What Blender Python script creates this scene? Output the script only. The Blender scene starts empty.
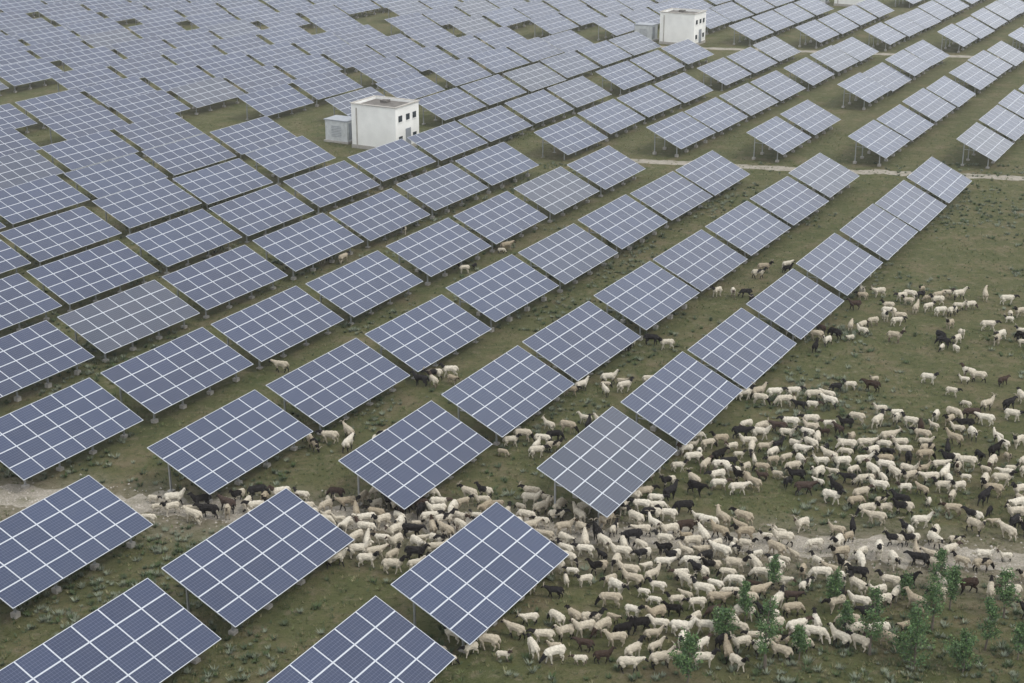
import bpy, bmesh, math, random
import numpy as np
from mathutils import Vector, Matrix, noise
random.seed(11)
S=bpy.context.scene
S.view_settings.view_transform='Standard'; S.view_settings.look='None'; S.view_settings.exposure=0
H=35.7; F=1500.0; P=math.atan(547/1500)
col=S.collection
# flock groups in world decimetres: x, y, radius x, radius y, head count
CL="""-185,720,6,5,3;-165,713,13,8,9;-139,718,16,9,12;-112,712,16,12,14;-84,700,21,16,30;-83,660,10,4,5;-62,712,18,9,20;-57,678,20,15,22;-30,706,24,12,24;9,700,21,11,22;36,668,22,17,32;65,678,23,19,28;95,678,20,17,17;117,673,13,11,7;28,642,12,8,9;61,632,21,10,10;86,637,17,12,11;108,628,17,13,11;-10,576,18,7,12;21,583,16,10,14;45,596,16,9,8;57,575,18,7,12;82,609,14,7,6;84,583,18,10,13;107,587,16,8,7;94,564,6,2,3;134,587,16,8,6;134,642,17,10,9;158,662,20,12,11;159,623,21,13,7;165,587,13,8,3;199,647,20,12,6;
215,673,18,9,7;238,657,15,16,8;230,623,10,10,3;183,623,19,10,5;108,784,13,14,12;126,775,16,16,18;146,788,14,14,13;168,803,18,12,12;173,768,20,13,15;200,788,17,11,11;199,758,20,12,11;227,779,17,14,10;227,749,17,12,8;252,768,14,13,7;274,768,12,13,8;267,742,12,10,5;182,730,19,8,7;206,718,21,10,6;236,712,21,9,5;184,693,23,9,6;252,695,11,9,5;125,749,17,7,5;267,832,24,9,12;303,852,11,8,6;168,869,13,5,8;186,860,10,5,5;172,822,15,6,5;215,885,5,4,2;231,894,3,4,2;296,901,5,5,3;225,832,12,8,5;83,752,6,6,3;262,803,26,7,7;219,986,18,12,11;246,999,6,8,2;286,1063,14,14,8;313,1051,16,18,11;350,1063,14,10,4;301,972,14,10,7;347,978,7,8,4;271,1020,11,9,4;263,1070,3,5,2;358,1029,7,9,3;-46,899,16,7,7;16,797,23,7,13;36,824,9,5,5;64,887,24,7,13;95,970,10,6,4;-104,805,12,6,5;-79,804,4,3,2;168,1075,11,7,4;201,1137,8,8,2;220,1142,3,5,2;-244,1201,4,6,2;-107,1269,22,10,5;-139,1165,16,5,3;-6,1199,5,6,2;-33,1143,6,5,2;68,715,10,7,6;-152,917,3,3,1;310,1010,40,40,6;320,900,30,30,3;250,940,40,30,3"""
CLW=[tuple(float(q)/10 for q in s.split(',')[:4])+(int(s.split(',')[4]),) for s in CL.replace('\n','').split(';') if s.strip()]
TW=[(10.7,60.3,1.4),(11.0,56.4,3.0),(15.8,57.5,2.65),(19.1,59.6,2.05),(20.4,61.4,1.6),(22.7,60.7,1.85),(21,57.9,1.8),(17.5,56.4,1.95),(19.5,56.1,1.3),(7.5,55.3,1.5),(12.4,63.3,1.2),(14.9,61.4,1.4),(18.5,62.3,.95),(9.4,58.7,1.1),(22.2,57.1,1.3),(12.6,57.1,1.15),(20.4,63.3,1.45),(15,58.7,1.35)]
# ---------- helpers ----------
def newmat(name):
    m=bpy.data.materials.new(name); m.use_nodes=True
    nt=m.node_tree; b=nt.nodes['Principled BSDF']; return m,nt,b
def N(nt,t,**k):
    n=nt.nodes.new(t)
    for a,v in k.items(): setattr(n,a,v)
    return n
def ramp(nt,fac,stops):
    r=N(nt,'ShaderNodeValToRGB'); e=r.color_ramp.elements
    while len(e)<len(stops): e.new(0.5)
    for i,(p,c) in enumerate(stops): e[i].position=p; e[i].color=(*c,1)
    nt.links.new(fac,r.inputs[0]); return r
def mixc(nt,fac,a,b,mode='MIX'):
    m=N(nt,'ShaderNodeMix',data_type='RGBA',blend_type=mode)
    for s,v in ((m.inputs[0],fac),(m.inputs[6],a),(m.inputs[7],b)):
        if isinstance(v,(int,float)): s.default_value=v
        elif isinstance(v,tuple): s.default_value=(*v,1)
        else: nt.links.new(v,s)
    return m.outputs[2]
def math_(nt,op,a,b=None,c=None):
    m=N(nt,'ShaderNodeMath',operation=op)
    for i,v in enumerate((a,b,c)):
        if v is None: continue
        if isinstance(v,(int,float)): m.inputs[i].default_value=v
        else: nt.links.new(v,m.inputs[i])
    return m.outputs[0]
def noise_(nt,vec,scale,detail=4,rough=.6):
    n=N(nt,'ShaderNodeTexNoise'); n.inputs['Scale'].default_value=scale; n.inputs['Detail'].default_value=detail; n.inputs['Roughness'].default_value=rough
    nt.links.new(vec,n.inputs['Vector']); return n.outputs['Fac']
def simple(name,c,rough=.7,metal=0,var=.15,scale=3):
    m,nt,b=newmat(name)
    tc=N(nt,'ShaderNodeTexCoord'); f=noise_(nt,tc.outputs['Object'],scale)
    r=ramp(nt,f,[(.3,tuple(x*(1-var) for x in c)),(.7,tuple(min(1,x*(1+var)) for x in c))])
    nt.links.new(r.outputs[0],b.inputs['Base Color']); b.inputs['Roughness'].default_value=rough; b.inputs['Metallic'].default_value=metal
    return m
class MB:
    def __init__(s): s.v=[];s.f=[];s.m=[];s.uv=[]
    def face(s,pts,mat=0,uv=None):
        k=len(s.v); s.v+= [tuple(p) for p in pts]; s.f.append(tuple(range(k,k+len(pts)))); s.m.append(mat)
        s.uv+= uv if uv else [(0,0)]*len(pts)
    def box(s,c,d,mat=0,M=None):
        x,y,z=[q/2 for q in d]
        P8=[Vector((c[0]+i*x,c[1]+j*y,c[2]+k*z)) for i in(-1,1) for j in(-1,1) for k in(-1,1)]
        if M is not None: P8=[M@p for p in P8]
        for q in((0,1,3,2),(4,6,7,5),(0,4,5,1),(2,3,7,6),(0,2,6,4),(1,5,7,3)): s.face([P8[a] for a in q],mat)
    def beam(s,a,b,w,h,mat=0):
        a=Vector(a);b=Vector(b);d=b-a;L=d.length
        M=Matrix.Translation((a+b)/2)@d.to_track_quat('X','Z').to_matrix().to_4x4()
        s.box((0,0,0),(L,w,h),mat,M)
    def tube(s,pts,rad,mat=0,n=6):
        rings=[]
        for i,p in enumerate(pts):
            p=Vector(p); d=Vector(pts[min(i+1,len(pts)-1)])-Vector(pts[max(i-1,0)])
            q=d.to_track_quat('Z','Y'); k=len(s.v)
            for a in range(n):
                t=a/n*2*math.pi; s.v.append(tuple(p+q@Vector((math.cos(t)*rad[i],math.sin(t)*rad[i],0))))
            rings.append(k)
        for i in range(len(rings)-1):
            for a in range(n):
                b=(a+1)%n; s.f.append((rings[i]+a,rings[i]+b,rings[i+1]+b,rings[i+1]+a)); s.m.append(mat); s.uv+=[(0,0)]*4
    def mesh(s,name,mats,smooth=False):
        me=bpy.data.meshes.new(name); me.from_pydata(s.v,[],s.f); 
        for m in mats: me.materials.append(m)
        me.polygons.foreach_set('material_index',s.m)
        uv=me.uv_layers.new(name='UVMap'); uv.data.foreach_set('uv',np.array(s.uv,dtype=np.float32).ravel())
        if smooth: me.polygons.foreach_set('use_smooth',[True]*len(s.f))
        me.update(); return me
def put(name,me,loc=(0,0,0),rz=0,sc=1,rx=0,parent=None):
    o=bpy.data.objects.new(name,me); o.location=loc; o.rotation_euler=(rx,0,rz); o.scale=(sc,)*3 if isinstance(sc,(int,float)) else sc
    col.objects.link(o)
    if parent: o.parent=parent
    return o
# ---------- world ----------
w=bpy.data.worlds.new("World"); S.world=w; w.use_nodes=True; nt=w.node_tree
bg=nt.nodes['Background']; sky=N(nt,'ShaderNodeTexSky',sky_type='NISHITA'); sky.sun_disc=False
SE,SR=math.radians(55),math.radians(120)
sky.sun_elevation=SE; sky.sun_rotation=SR; sky.dust_density=4; sky.altitude=2900
hs=N(nt,'ShaderNodeHueSaturation'); hs.inputs['Saturation'].default_value=.2
nt.links.new(sky.outputs[0],hs.inputs['Color'])
mc=mixc(nt,.65,hs.outputs[0],(11.7,12.0,12.3))
nt.links.new(mc,bg.inputs['Color']); bg.inputs['Strength'].default_value=.15
sl=bpy.data.lights.new('sun','SUN'); sl.energy=1.5; sl.angle=math.radians(12); sl.color=(1,.95,.87)
so=bpy.data.objects.new('sun',sl); col.objects.link(so)
sd=Vector((math.sin(SR)*math.cos(SE),math.cos(SR)*math.cos(SE),math.sin(SE)))
so.rotation_euler=sd.to_track_quat('Z','Y').to_euler(); so.location=(0,60,80)
# ---------- haze ----------
m=bpy.data.materials.new('air_haze'); m.use_nodes=True; n_=m.node_tree; n_.nodes.clear()
vs=N(n_,'ShaderNodeVolumeScatter'); vs.inputs['Density'].default_value=.00028; vs.inputs['Color'].default_value=(.95,.97,1,1); vs.inputs['Anisotropy'].default_value=.2
oo=N(n_,'ShaderNodeOutputMaterial'); n_.links.new(vs.outputs[0],oo.inputs['Volume'])
mb=MB(); mb.box((0,200,29.5),(900,900,61)); put('haze',mb.mesh('haze',[m]))
# ---------- camera ----------
cam=bpy.data.cameras.new('camera'); co=bpy.data.objects.new('camera',cam); col.objects.link(co)
cam.lens=F/1024*36; cam.sensor_width=36; cam.clip_end=6000; co.location=(0,0,H); co.rotation_euler=(math.pi/2-P,0,0); S.camera=co
# ---------- ground ----------
TRK=lambda X:67.9-.137*(X-4.0)
RD1=lambda X:151-.2*(X-20)
RD2=lambda X:229-.2*(X-15)
RD3=lambda X:281-.2*(X-45)
m_gr,nt,b=newmat('pasture_grass')
tc=N(nt,'ShaderNodeTexCoord'); ob=tc.outputs['Object']
n1=noise_(nt,ob,.05,5,.6); n2=noise_(nt,ob,.35,6,.7); n3=noise_(nt,ob,2.6,7,.8); n4=noise_(nt,ob,14,3,.7); n5=noise_(nt,ob,1.1,5,.75)
c1=ramp(nt,n1,[(.3,(.098,.112,.046)),(.52,(.130,.130,.062)),(.72,(.185,.150,.094))]).outputs[0]
c2=ramp(nt,n2,[(.3,(.066,.088,.030)),(.52,(.128,.130,.060)),(.66,(.225,.175,.118))]).outputs[0]
c=mixc(nt,.65,c1,c2)
c3=ramp(nt,n3,[(.34,(.28,.33,.23)),(.49,(1,1,1)),(.75,(1.0,.98,.9))]).outputs[0]
c=mixc(nt,.9,c,c3,'MULTIPLY')
c=mixc(nt,ramp(nt,n5,[(.53,(0,)*3),(.68,(.7,)*3)]).outputs[0],c,(.235,.20,.14))
c4=ramp(nt,n4,[(.3,(.55,.57,.5)),(.65,(1.0,1.0,1.0))]).outputs[0]
c=mixc(nt,.8,c,c4,'MULTIPLY')
sx=N(nt,'ShaderNodeSeparateXYZ'); nt.links.new(ob,sx.inputs[0])
line=math_(nt,'SUBTRACT',sx.outputs[1],math_(nt,'MULTIPLY_ADD',sx.outputs[0],-.137,69.0))
wob=math_(nt,'MULTIPLY_ADD',n2,5.0,-2.5)
d=math_(nt,'ABSOLUTE',math_(nt,'ADD',line,wob))
msk=N(nt,'ShaderNodeMapRange'); msk.inputs[1].default_value=4.6; msk.inputs[2].default_value=1.2; nt.links.new(d,msk.inputs[0])
mk=math_(nt,'MULTIPLY',msk.outputs[0],ramp(nt,n3,[(.35,(0.1,)*3),(.6,(.9,)*3)]).outputs[0])
c=mixc(nt,mk,c,(.27,.235,.185))
nt.links.new(c,b.inputs['Base Color']); b.inputs['Roughness'].default_value=.95; b.inputs['Specular IOR Level'].default_value=.1
bp=N(nt,'ShaderNodeBump'); bp.inputs['Strength'].default_value=.9; bp.inputs['Distance'].default_value=.15
nt.links.new(math_(nt,'ADD',n3,n4),bp.inputs['Height']); nt.links.new(bp.outputs[0],b.inputs['Normal'])
mb=MB(); mb.face([(-2500,-800,0),(2500,-800,0),(2500,4000,0),(-2500,4000,0)]); put('ground',mb.mesh('ground',[m_gr]))
m_dt,nt,b=newmat('gravel_dirt')
tc=N(nt,'ShaderNodeTexCoord'); ob=tc.outputs['Object']
a=noise_(nt,ob,1.2,6,.7); g=noise_(nt,ob,9,4,.8)
c=mixc(nt,.8,ramp(nt,a,[(.3,(.16,.15,.095)),(.48,(.31,.28,.23)),(.7,(.40,.365,.31))]).outputs[0],ramp(nt,g,[(.35,(.4,)*3),(.6,(1,)*3)]).outputs[0],'MULTIPLY')
nt.links.new(c,b.inputs['Base Color']); b.inputs['Roughness'].default_value=.95
bp=N(nt,'ShaderNodeBump'); bp.inputs['Strength'].default_value=.6; bp.inputs['Distance'].default_value=.06
nt.links.new(g,bp.inputs['Height']); nt.links.new(bp.outputs[0],b.inputs['Normal'])
def track(name,fn,x0,x1,wd,z=.004,amp=.5):
    mb=MB(); n=int((x1-x0)/.25); pr=None
    for i in range(n+1):
        X=x0+(x1-x0)*i/n; c=fn(X)+.8*noise.noise(Vector((X*.05,z*900,0)))
        e=[c+sg*wd/2+amp*noise.noise(Vector((X*.5,k,0)))*2+amp*noise.noise(Vector((X*2.0,k+4,0)))*1.2 for sg,k in((-1,1),(1,5))]
        cu=((X,e[0],z),(X,e[1],z))
        if pr: mb.face([pr[0],cu[0],cu[1],pr[1]])
        pr=cu
    put(name,mb.mesh(name,[m_dt]))
track('dirt_track',lambda X:TRK(X)+1.1,-70,70,2.3)
track('dirt_track',RD1,12,120,1.9,.0045,.3)
track('dirt_track',RD2,-150,150,2.0,.005,.3)
# stones on the near track
m_sn=simple('stone',(.38,.35,.31),.9,0,.3,2)
mb=MB()
for _ in range(2600):
    X=random.uniform(-34,34); Y=TRK(X)+1.1+random.gauss(0,1.1); s=random.uniform(.025,.09); a=random.uniform(0,6.28)
    B=[(X+math.cos(a+k*1.571)*s*random.uniform(.7,1.2),Y+math.sin(a+k*1.571)*s*random.uniform(.7,1.2),0) for k in range(4)]
    T=(X+random.uniform(-.3,.3)*s,Y+random.uniform(-.3,.3)*s,s*.9)
    for k in range(4): mb.face([B[k],B[(k+1)%4],T])
put('gravel',mb.mesh('gravel',[m_sn]))
# ---------- solar table ----------
m_cell,nt,b=newmat('photovoltaic_glass')
uv=N(nt,'ShaderNodeUVMap'); uv.uv_map='UVMap'; s=N(nt,'ShaderNodeSeparateXYZ'); nt.links.new(uv.outputs[0],s.inputs[0])
oi=N(nt,'ShaderNodeObjectInfo')
def edge(v,n,wd):
    f=math_(nt,'FRACT',math_(nt,'MULTIPLY',v,n)); q=math_(nt,'ABSOLUTE',math_(nt,'SUBTRACT',f,.5))
    return math_(nt,'GREATER_THAN',q,.5-wd)
e=math_(nt,'MAXIMUM',edge(s.outputs[0],10,.03),edge(s.outputs[1],6,.03))
DD=1.12; TL=math.radians(25); WW=1.575
wn=N(nt,'ShaderNodeTexWhiteNoise',noise_dimensions='3D'); cb=N(nt,'ShaderNodeCombineXYZ')
tc=N(nt,'ShaderNodeTexCoord'); so2=N(nt,'ShaderNodeSeparateXYZ'); nt.links.new(tc.outputs['Object'],so2.inputs[0])
nt.links.new(math_(nt,'FLOOR',math_(nt,'DIVIDE',so2.outputs[0],WW)),cb.inputs[0]); nt.links.new(math_(nt,'FLOOR',math_(nt,'DIVIDE',so2.outputs[1],DD*math.cos(TL))),cb.inputs[1]); nt.links.new(math_(nt,'MULTIPLY',oi.outputs['Random'],91),cb.inputs[2])
nt.links.new(cb.outputs[0],wn.inputs['Vector'])
base=mixc(nt,wn.outputs['Value'],(.006,.016,.056),(.014,.027,.076))
tint=ramp(nt,oi.outputs['Random'],[(0,(.75,.82,.9)),(.35,(1,1,1)),(.8,(1.2,1.2,1.12)),(.93,(2.4,1.5,.9))]).outputs[0]
base=mixc(nt,1.0,base,tint,'MULTIPLY')
dn=noise_(nt,tc.outputs['Object'],.9,4); 
base=mixc(nt,math_(nt,'MULTIPLY_ADD',dn,.09,-.02),base,(.22,.21,.20))
base=mixc(nt,math_(nt,'MULTIPLY',e,.5),base,(.20,.23,.30))
nt.links.new(base,b.inputs['Base Color']); b.inputs['Roughness'].default_value=.18; b.inputs['IOR'].default_value=1.56
b.inputs['Sheen Weight'].default_value=.22; b.inputs['Sheen Roughness'].default_value=.35; b.inputs['Sheen Tint'].default_value=(.85,.9,.95,1)
m_al=simple('aluminium_frame',(.56,.59,.64),.4,.25,.05)
m_back=simple('white_backsheet',(.6,.6,.6),.6)
m_st=simple('galvanised_steel',(.36,.37,.38),.5,.5)
m_con=simple('concrete',(.36,.34,.31),.9)
def table():
    mb=MB(); R=Matrix.Translation((0,0,1.98))@Matrix.Rotation(TL,4,'X')
    NX,NY,W,D=6,4,WW,DD; fr=.028; g=.005
    for i in range(NX):
        for j in range(NY):
            x0=(i-NX/2)*W+g; x1=x0+W-2*g; y0=(j-NY/2)*D+g; y1=y0+D-2*g; z=.02
            o=[(x0,y0),(x1,y0),(x1,y1),(x0,y1)]; n=[(x0+fr,y0+fr),(x1-fr,y0+fr),(x1-fr,y1-fr),(x0+fr,y1-fr)]
            V=lambda p,zz:R@Vector((p[0],p[1],zz))
            mb.face([V(p,z-.004) for p in n],0,[(0,0),(1,0),(1,1),(0,1)])
            for k in range(4):
                l=(k+1)%4
                mb.face([V(o[k],z),V(o[l],z),V(n[l],z),V(n[k],z)],1)
                mb.face([V(o[l],z),V(o[k],z),V(o[k],z-.04),V(o[l],z-.04)],1)
            mb.face([V(p,z-.04) for p in o[::-1]],2)
    for y in(-1.7,-.6,.6,1.7): mb.box((0,y,-.055),(9.3,.06,.07),3,R)
    for x in(-3.9,-1.3,1.3,3.9):
        mb.box((x,0,-.14),(.07,3.9,.09),3,R)
        for y in(-1.4,1.4):
            p=R@Vector((x,y,-.18)); mb.box((p.x,p.y,p.z/2-.1),(.09,.09,p.z+.2),3); mb.box((p.x,p.y,.0),(.32,.32,.46),4)
        a=R@Vector((x,1.4,-.9)); c=R@Vector((x,-.1,-.18)); a.y=(R@Vector((x,1.4,-.18))).y
        mb.beam((x+.06,a.y,a.z),(x+.06,c.y,c.z),.05,.05,3)
    return mb.mesh('solar_panel_table',[m_cell,m_al,m_back,m_st,m_con])
TM=table()
RZ=math.atan2(.876,.482); r=Vector((.4822,.8761)); st=10.33
A0=Vector((5.22,73.75)); cj=Vector((-10.35,1.53))
BLD=[(-13.6,159.5),(26.0,231),(61.5,275)]
def add_table(p):
    if abs(p.x)>.36*p.y+22: return
    for k,(bx,by) in enumerate(BLD):
        d=p-Vector((bx,by)); al=abs(d.dot(r)); pe=abs(d.x*.876-d.y*.482)
        if al<8.5 and pe<6.5: return
        if k==0 and 8<d.x*-1<13 and -7<d.y<6: return
        if k and d.y<0 and d.length<15 and abs(d.x-d.y*.12)<6: return
    if -41<p.x<-12:
        c=162+(p.x+41)*.26; hw=1.0+4.6*min(1,(p.x+41)/14)
        if -hw<p.y-c<hw+1: return
    zt=.3*noise.noise(Vector((p.x*.06,p.y*.06,3)))
    put('solar_panel_table',TM,(p.x+random.uniform(-.12,.12),p.y+random.uniform(-.12,.12),random.uniform(-.14,.06)+min(0,zt)),RZ+math.radians(random.uniform(-.9,.9)),rx=math.radians(random.uniform(-.8,.8)))
for j in range(0,34):
    base=A0+cj*j
    for i in(-1,-2,-3): add_table(base+r*(i*st-3.4))
    rs=random.uniform(-.15,.15)
    i=0
    if (base+r*(7*st)).x>-8:
        mg=lambda X: 6.5 if X>15 else 4.2
        while True:
            p=base+r*(i*st+rs)
            if p.y>RD1(p.x)-mg(p.x): break
            add_table(p); i+=1
        p=base+r*(i*st+(random.uniform(3,8) if p.x>-5 else random.uniform(.5,2.5)))
        while p.y<RD1(p.x)+mg(p.x)-1.5: p=p+r*.8
        p=p+r*random.uniform(0,2)
    else: p=base+r*rs
    n=0
    while p.y<RD2(p.x)-5:
        if random.random()>.012: add_table(p)
        n+=1
        p=p+r*(st+(random.uniform(1,3.5) if n%4==0 and p.y>150 and random.random()<.5 else 0))
    if p.x>-5:
        while p.y<RD2(p.x)+6: p=p+r*.8
        p=p+r*random.uniform(0,2)
    else: p=p+r*random.uniform(0,2)
    while p.y<RD3(p.x)-4:
        if random.random()>.02: add_table(p)
        p=p+r*st
    p=p+r*random.uniform(0,1)
    while p.y<345:
        if random.random()>.03: add_table(p)
        p=p+r*st
# ---------- buildings ----------
m_wh=simple('white_render_wall',(.78,.78,.76),.85,0,.08,.6)
m_rf=simple('roof_felt',(.12,.11,.10),.95,0,.3,1.5)
m_win=simple('window_glass',(.03,.04,.05),.1)
m_dr=simple('grey_door',(.25,.27,.3),.5)
def house(cx,cy,L,Wd,h):
    e=bpy.data.objects.new('white_inverter_house',None); col.objects.link(e); e.location=(cx,cy,0); e.rotation_euler=(0,0,RZ)
    mb=MB(); mb.box((0,0,h/2),(L,Wd,h),0); 
    for a,bx in(((0,Wd/2-.1,h+.15),(L,.2,.3)),((0,-Wd/2+.1,h+.15),(L,.2,.3)),((L/2-.1,0,h+.15),(.2,Wd-.4,.3)),((-L/2+.1,0,h+.15),(.2,Wd-.4,.3))): mb.box(a,bx,0)
    mb.box((0,0,.2),(L+.12,Wd+.12,.4),1)
    put('walls',mb.mesh('walls',[m_wh,m_con]),parent=e)
    mb=MB(); mb.box((0,0,h+.03),(L-.42,Wd-.42,.05),0); mb.box((L*.2,Wd*.1,h+.2),(.8,.8,.3),0)
    for a,bx in(((0,Wd/2+.0,h+.33),(L+.16,.3,.06)),((0,-Wd/2,h+.33),(L+.16,.3,.06)),((L/2,0,h+.33),(.3,Wd-.3,.06)),((-L/2,0,h+.33),(.3,Wd-.3,.06))): mb.box(a,bx,1)
    put('roof',mb.mesh('roof',[m_rf,m_con]),parent=e)
    mb=MB()
    for z in(1.3,h-1.0):
        for x in(-L*.3,L*.02,L*.3):
            if z<2 and abs(x)<.5: continue
            mb.box((x,-Wd/2-.004,z),(.7,.06,.65),0)
            mb.box((x,-Wd/2-.03,z-.37),(.85,.12,.06),1)
    put('windows',mb.mesh('windows',[m_win,m_wh]),parent=e)
    mb=MB(); mb.box((.1,-Wd/2-.02,1.25),(.95,.08,2.05),0); mb.box((-L/2-.05,Wd*.38,h*.5),(.1,.1,h*.95),1); put('door',mb.mesh('door',[m_dr,m_con]),parent=e)
for (x,y) in BLD: house(x,y,4.6,5.6,4.5)
m_cab=simple('cabinet_paint',(.5,.52,.53),.5)
def trafo(x,y):
    mb=MB(); mb.box((0,0,1.3),(2.2,2.9,2.2),0); mb.box((0,0,2.45),(2.4,3.1,.12),1); mb.box((0,0,.1),(2.5,3.2,.22),2)
    for k in range(7): mb.box((-1.12,0,.7+k*.18),(.05,1.3,.05),1)
    mb.box((-.4,-1.47,1.3),(.8,.05,1.8),1)
    put('transformer_cabinet',mb.mesh('transformer_cabinet',[m_cab,m_dr,m_con]),(x,y,0),RZ)
trafo(-18.6,162.2); trafo(20.7,234); trafo(56,278)
# ---------- grass tufts ----------
def tufts(name,n,gen,mats,hr,blades,wd):
    V=[];Fc=[];M=[]
    k=0;c=0;tries=0
    while c<n and tries<n*20:
        tries+=1
        X,Y,q=gen()
        if q is None: continue
        c+=1; hh=random.uniform(*hr)*q; mi=random.randrange(len(mats))
        for _ in range(blades):
            a=random.uniform(0,6.283); rr=random.uniform(0,.5)*hh; le=random.uniform(.3,.9)*hh; w_=wd*hh
            bx=X+math.cos(a)*rr; by=Y+math.sin(a)*rr; px_,py_=-math.sin(a)*w_,math.cos(a)*w_
            V+= [(bx-px_,by-py_,0),(bx+px_,by+py_,0),(bx+math.cos(a)*le,by+math.sin(a)*le,hh*random.uniform(.6,1))]
            Fc.append((k,k+1,k+2)); M.append(mi); k+=3
    me=bpy.data.meshes.new(name); me.from_pydata(V,[],Fc)
    for m in mats: me.materials.append(m)
    me.polygons.foreach_set('material_index',M); put(name,me)
def leafmat(n,c): return simple(n,c,.8,0,.3,1.5)
g1=leafmat('grass_a',(.11,.135,.048)); g2=leafmat('grass_b',(.20,.185,.095)); g3=leafmat('grass_c',(.055,.085,.03)); g4=leafmat('weed_a',(.18,.205,.145)); g5=leafmat('weed_b',(.06,.085,.042))
def g_any():
    Y=52+120*random.random()**1.2; X=random.uniform(-1,1)*(.37*Y+3)
    if noise.noise(Vector((X*.15,Y*.15,0)))+noise.noise(Vector((X*.6,Y*.6,4)))*.6<random.uniform(-.6,.5): return X,Y,None
    if abs(Y-TRK(X)-1.1)<1.6 and random.random()<.85: return X,Y,None
    return X,Y,1
tufts('grass',30000,g_any,[g1,g2,g3],(.08,.2),6,.11)
def g_w():
    Y=52+100*random.random(); X=random.uniform(-1,1)*(.37*Y+3)
    if noise.noise(Vector((X*.08,Y*.08,7)))+noise.noise(Vector((X*.4,Y*.4,2)))*.7<random.uniform(-.1,.6): return X,Y,None
    if abs(Y-TRK(X)-1.1)<2.2: return X,Y,None
    return X,Y,1
tufts('weeds',7000,g_w,[g4,g4,g5,g3],(.12,.30),24,.12)
# ---------- sheep ----------
def wool(name,c):
    m,nt,b=newmat(name); tc=N(nt,'ShaderNodeTexCoord'); oi=N(nt,'ShaderNodeObjectInfo')
    f=noise_(nt,tc.outputs['Object'],9,4,.7)
    k=ramp(nt,f,[(.3,tuple(x*.6 for x in c)),(.62,c)]).outputs[0]
    t=ramp(nt,oi.outputs['Random'],[(0,(.62,.57,.50)),(.4,(.95,.94,.92)),(1,(1.15,1.17,1.2))]).outputs[0]
    k=mixc(nt,1.0,k,t,'MULTIPLY'); nt.links.new(k,b.inputs['Base Color']); b.inputs['Roughness'].default_value=1; b.inputs['Specular IOR Level'].default_value=.05
    return m
w_cr=wool('wool_cream',(.56,.51,.42)); w_dk=wool('wool_black',(.022,.020,.020)); w_br=wool('wool_brown',(.060,.042,.034)); w_gr=wool('wool_grey_brown',(.25,.20,.16))
m_hoof=simple('hoof_horn',(.05,.045,.04),.6); m_horn=simple('horn',(.30,.26,.20),.6)
def seg_d(p,a,b):
    ab=b-a; t=max(0,min(1,(p-a).dot(ab)/max(1e-9,ab.dot(ab)))); return (p-(a+ab*t)).length
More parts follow.
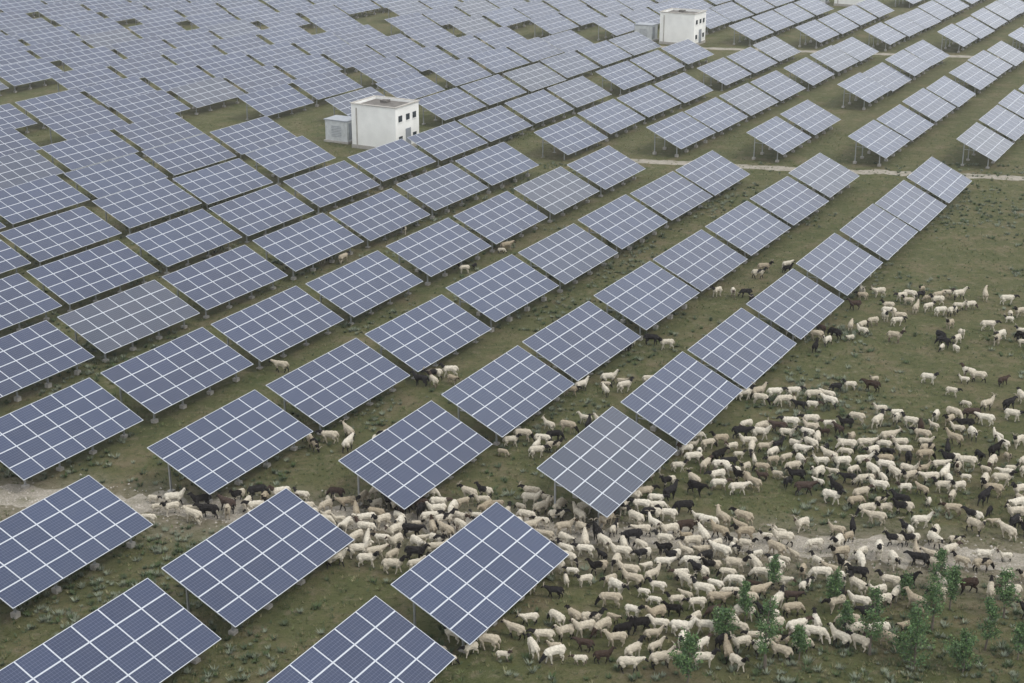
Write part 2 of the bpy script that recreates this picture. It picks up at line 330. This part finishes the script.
def sheep_base(head,ph,turn=0):
    bm=bmesh.new()
    def ell(c,r):
        M=Matrix.Translation(c)@Matrix.Diagonal((*r,1)); bmesh.ops.create_icosphere(bm,subdivisions=3 if max(r)>.1 else 2,radius=1,matrix=M)
    def chain(pts):
        for (a,b) in zip(pts,pts[1:]):
            A=Vector(a[:3]);B=Vector(b[:3]); n=max(2,int((A-B).length/(min(a[3],b[3])*.45)))
            for i in range(n+1):
                t=i/n; q=A.lerp(B,t); rr=a[3]+(b[3]-a[3])*t; ell(q,(rr,rr,rr))
    bones=[]
    def bone(a,b,t): bones.append((Vector(a[:3]),Vector(b[:3]),(a[3]+b[3])/2,t))
    ell((.10,0,.64),(.33,.18,.20)); ell((-.14,0,.63),(.34,.20,.20)); ell((-.37,0,.65),(.19,.155,.175)); ell((.31,0,.64),(.17,.14,.185))
    bone((-.45,0,.65,.17),(.34,0,.65,.2),'body')
    chain([(-.53,0,.64,.06),(-.575,0,.55,.055),(-.575,0,.46,.04)]); bone((-.53,0,.64,.06),(-.575,0,.46,.04),'body')
    if head=='up': hp=[(.34,0,.70,.15),(.47,turn*.05,.86,.105),(.55,turn*.11,.99,.082),(.62-abs(turn)*.03,turn*.16,.98,.068),(.74-abs(turn)*.07,turn*.25,.91,.043)]
    elif head=='fwd': hp=[(.34,0,.68,.15),(.52,turn*.03,.76,.105),(.65,turn*.07,.81,.082),(.71,turn*.11,.78,.068),(.82,turn*.2,.69,.043)]
    else: hp=[(.34,0,.64,.15),(.50,0,.50,.105),(.60,turn*.05,.34,.082),(.635,turn*.08,.28,.068),(.68,turn*.14,.14,.043)]
    chain(hp)
    bone(hp[0],hp[1],'neck'); bone(hp[1],hp[2],'neck'); bone(hp[2],hp[3],'head'); bone(hp[3],hp[4],'head'); bone(hp[2],hp[2],'head')
    for sgn,k in((1,0),(-1,1)):
        s=ph[k]; y=.11*sgn
        L=[(.27,y*.9,.55,.10),(.23+s*.03,y,.40,.062),(.25+s*.12,y,.235,.040),(.24+s*.20,y,.08,.030),(.27+s*.21,y,.036,.036)]
        chain(L); bone(L[0],L[1],'body'); bone(L[1],L[2],'leg'); bone(L[2],L[3],'leg'); bone(L[3],L[4],'hoof')
        s=ph[k+2]
        L=[(-.36,y*.95,.55,.13),(-.28+s*.04,y*1.1,.41,.082),(-.43+s*.12,y,.26,.043),(-.40+s*.2,y,.08,.031),(-.37+s*.21,y,.036,.036)]
        chain(L); bone(L[0],L[1],'body'); bone(L[1],L[2],'leg'); bone(L[2],L[3],'leg'); bone(L[3],L[4],'hoof')
    me=bpy.data.meshes.new('s'); bm.to_mesh(me); bm.free(); o=bpy.data.objects.new('s',me); col.objects.link(o)
    m=o.modifiers.new('r','REMESH'); m.mode='VOXEL'; m.voxel_size=.017
    m=o.modifiers.new('s','SMOOTH'); m.iterations=3; m.factor=.5
    m=o.modifiers.new('d','DECIMATE'); m.ratio=.3
    dg=bpy.context.evaluated_depsgraph_get(); dg.update(); q=bpy.data.meshes.new_from_object(o.evaluated_get(dg)); bpy.data.objects.remove(o)
    vs=[Vector(v.co) for v in q.vertices]; fs=[tuple(p.vertices) for p in q.polygons]
    cls=[min(bones,key=lambda b:seg_d(p,b[0],b[1])-b[2])[3] for p in vs]
    out=[]
    for p,c in zip(vs,cls):
        if c in('body','neck'):
            n=noise.noise(p*13)*.028+noise.noise(p*30+Vector((5,5,5)))*.016
            q_=Vector((p.x,0,.62)); d=(p-q_).normalized(); p=p+d*n
        p.z=max(p.z,0); out.append(p)
    return out,fs,cls,(Vector(hp[2][:3]),Vector(hp[3][:3]),Vector(hp[4][:3]))
def sheep_mesh(base,mats,horn,patch=None):
    vs,fs,cls,hd=base
    order={'body':0,'neck':1,'head':2,'leg':3,'hoof':4}
    mb=MB(); mb.v=[tuple(p) for p in vs]
    for f in fs:
        cc=[order[cls[i]] for i in f]; k=max(set(cc),key=cc.count)
        if patch is not None and k==0 and noise.noise(vs[f[0]]*2.2+Vector((patch,0,0)))>.08: k=2
        mb.f.append(f); mb.m.append(k); mb.uv+=[(0,0)]*len(f)
    a,b_,c=hd; fw=(c-b_).normalized(); side=fw.cross(Vector((0,0,1))).normalized(); up=side.cross(fw)
    for s in(1,-1):
        r0=a+side*s*.06+up*.02; tip=a+side*s*.20-up*.03-fw*.01; m=(r0+tip)/2
        p1=m+up*.035;p2=m-up*.04+fw*.01
        mb.face([r0,p1,tip],2); mb.face([r0,tip,p2],2); mb.face([r0-fw*.03,tip,p1],2); mb.face([r0-fw*.03,p2,tip],2)
        mb.box(tuple(b_+side*s*.062+up*.02),(.022,.018,.022),4)
        if horn:
            pts=[a+side*s*.03+up*.06,a+side*s*.08+up*.14-fw*.05,a+side*s*.15+up*.15-fw*.10,a+side*s*.23+up*.12-fw*.09,a+side*s*.30+up*.15-fw*.05]
            mb.tube(pts,[.028,.026,.02,.014,.005],5,6)
    return mb.mesh('sheep',[*mats,m_hoof,m_horn],True)
poses=[('up',(0,0,0,0),0),('up',(.6,-.6,-.5,.6),.3),('fwd',(-.6,.6,.5,-.5),0),('fwd',(.5,-.4,-.6,.4),-.5),('graze',(.4,-.3,-.2,.3),.2),('up',(-.4,.5,.5,-.4),-.9),('graze',(-.4,.5,0,-.2),-.8)]
bases=[sheep_base(*p) for p in poses]
cols=[([w_cr,w_cr,w_br,w_cr],.14,None),([w_cr,w_dk,w_dk,w_cr],.32,None),([w_cr,w_cr,w_dk,w_dk],.22,None),([w_cr,w_cr,w_cr,w_cr],.06,None),([w_dk,w_dk,w_dk,w_dk],.10,None),([w_br,w_br,w_dk,w_dk],.04,None),([w_cr,w_br,w_br,w_gr],.06,None),([w_cr,w_dk,w_dk,w_dk],.06,3.3)]
SM=[[sheep_mesh(b_,c[0],h,c[2]) for h in(False,True)] for c in cols for b_ in bases]
NB=len(bases); cw=[c[1] for c in cols]
grid={}
def ok(x,y,dm):
    gx,gy=int(x//1),int(y//1)
    for a in(-1,0,1):
        for b_ in(-1,0,1):
            for (u,v_) in grid.get((gx+a,gy+b_),()):
                if (u-x)**2+(v_-y)**2<dm*dm: return False
    grid.setdefault((gx,gy),[]).append((x,y)); return True
for (X,Y,RX,RY,n) in CLW:
    hd=random.choice([math.pi,math.pi,0,math.pi*.85,-math.pi*.8,.3])
    k=0;t=0; n=int(n*(.84 if n>6 else 1)+.5)
    while k<n and t<n*40:
        t+=1
        x=X+random.gauss(0,.76)*RX; y=Y+random.gauss(0,.84)*RY
        if abs(x-X)>RX*2.1 or abs(y-Y)>RY*2.2: continue
        if not ok(x,y,.82): continue
        k+=1; ci=random.choices(range(len(cols)),cw)[0]; pi=random.choices(range(NB),[1,1.5,1.5,1.2,1,.9,.7])[0]
        h=hd+random.gauss(0,.5) if random.random()<.75 else random.uniform(0,6.28)
        s=random.choice([.76,.84,.90,.94,.98]) if random.random()<.9 else .6
        put('sheep',SM[ci*NB+pi][int(random.random()<.25)],(x,y,0),h,(s,s*random.uniform(.93,1.05),s))
# ---------- saplings ----------
m_bark=simple('bark',(.12,.10,.08),.9); L1=leafmat('leaf_a',(.065,.125,.04)); L2=leafmat('leaf_b',(.11,.18,.06)); L3=leafmat('leaf_c',(.04,.08,.032))
def sapling(x,y,h,bush):
    mb=MB(); 
    def leaf(p,s):
        a=Vector((random.gauss(0,1),random.gauss(0,1),random.gauss(0,1))).normalized(); b_=a.cross(Vector((random.gauss(0,1),random.gauss(0,1),random.gauss(0,1)))).normalized()
        mb.face([p,p+a*s*.6+b_*s*.35,p+a*s*1.3,p+a*s*.6-b_*s*.35],random.choice((1,1,2,3)))
    n=7; pts=[Vector((0,0,-.05))]
    for i in range(1,n): pts.append(Vector((pts[-1].x+random.gauss(0,.03)*h*.3,pts[-1].y+random.gauss(0,.03)*h*.3,h*i/(n-1))))
    mb.tube(pts,[.04*h/2*(1-i/n)+.006 for i in range(n)],0,6)
    nb=int(24 if not bush else 34)
    for k in range(nb):
        t=random.uniform(.2 if not bush else .05,.97); i=min(n-2,int(t*(n-1))); f=t*(n-1)-i; o=pts[i].lerp(pts[i+1],f)
        az=random.uniform(0,6.28); L=h*(.24 if not bush else .45)*(1.15-t)*random.uniform(.5,1.15)+.08
        d=Vector((math.cos(az),math.sin(az),random.uniform(.6,1.4))); q=[o,o+d*L*.5,o+d*L*.9+Vector((0,0,L*.15))]
        mb.tube(q,[.012,.008,.003],0,4)
        for _ in range(int(26+L*70)):
            u=random.uniform(.15,1); p=(q[0].lerp(q[1],u*2) if u<.5 else q[1].lerp(q[2],u*2-1))+Vector((random.gauss(0,.05),random.gauss(0,.05),random.gauss(0,.06)))*(1+L)
            leaf(p,random.uniform(.06,.12))
    nm='shrub' if bush else 'sapling'
    put(nm,mb.mesh(nm,[m_bark,L1,L2,L3]),(x,y,0),random.uniform(0,6))
for i,(x,y,h) in enumerate(TW): sapling(x,y,h*(1.4 if h<2.2 else 1.2),i in(7,9,8,13))
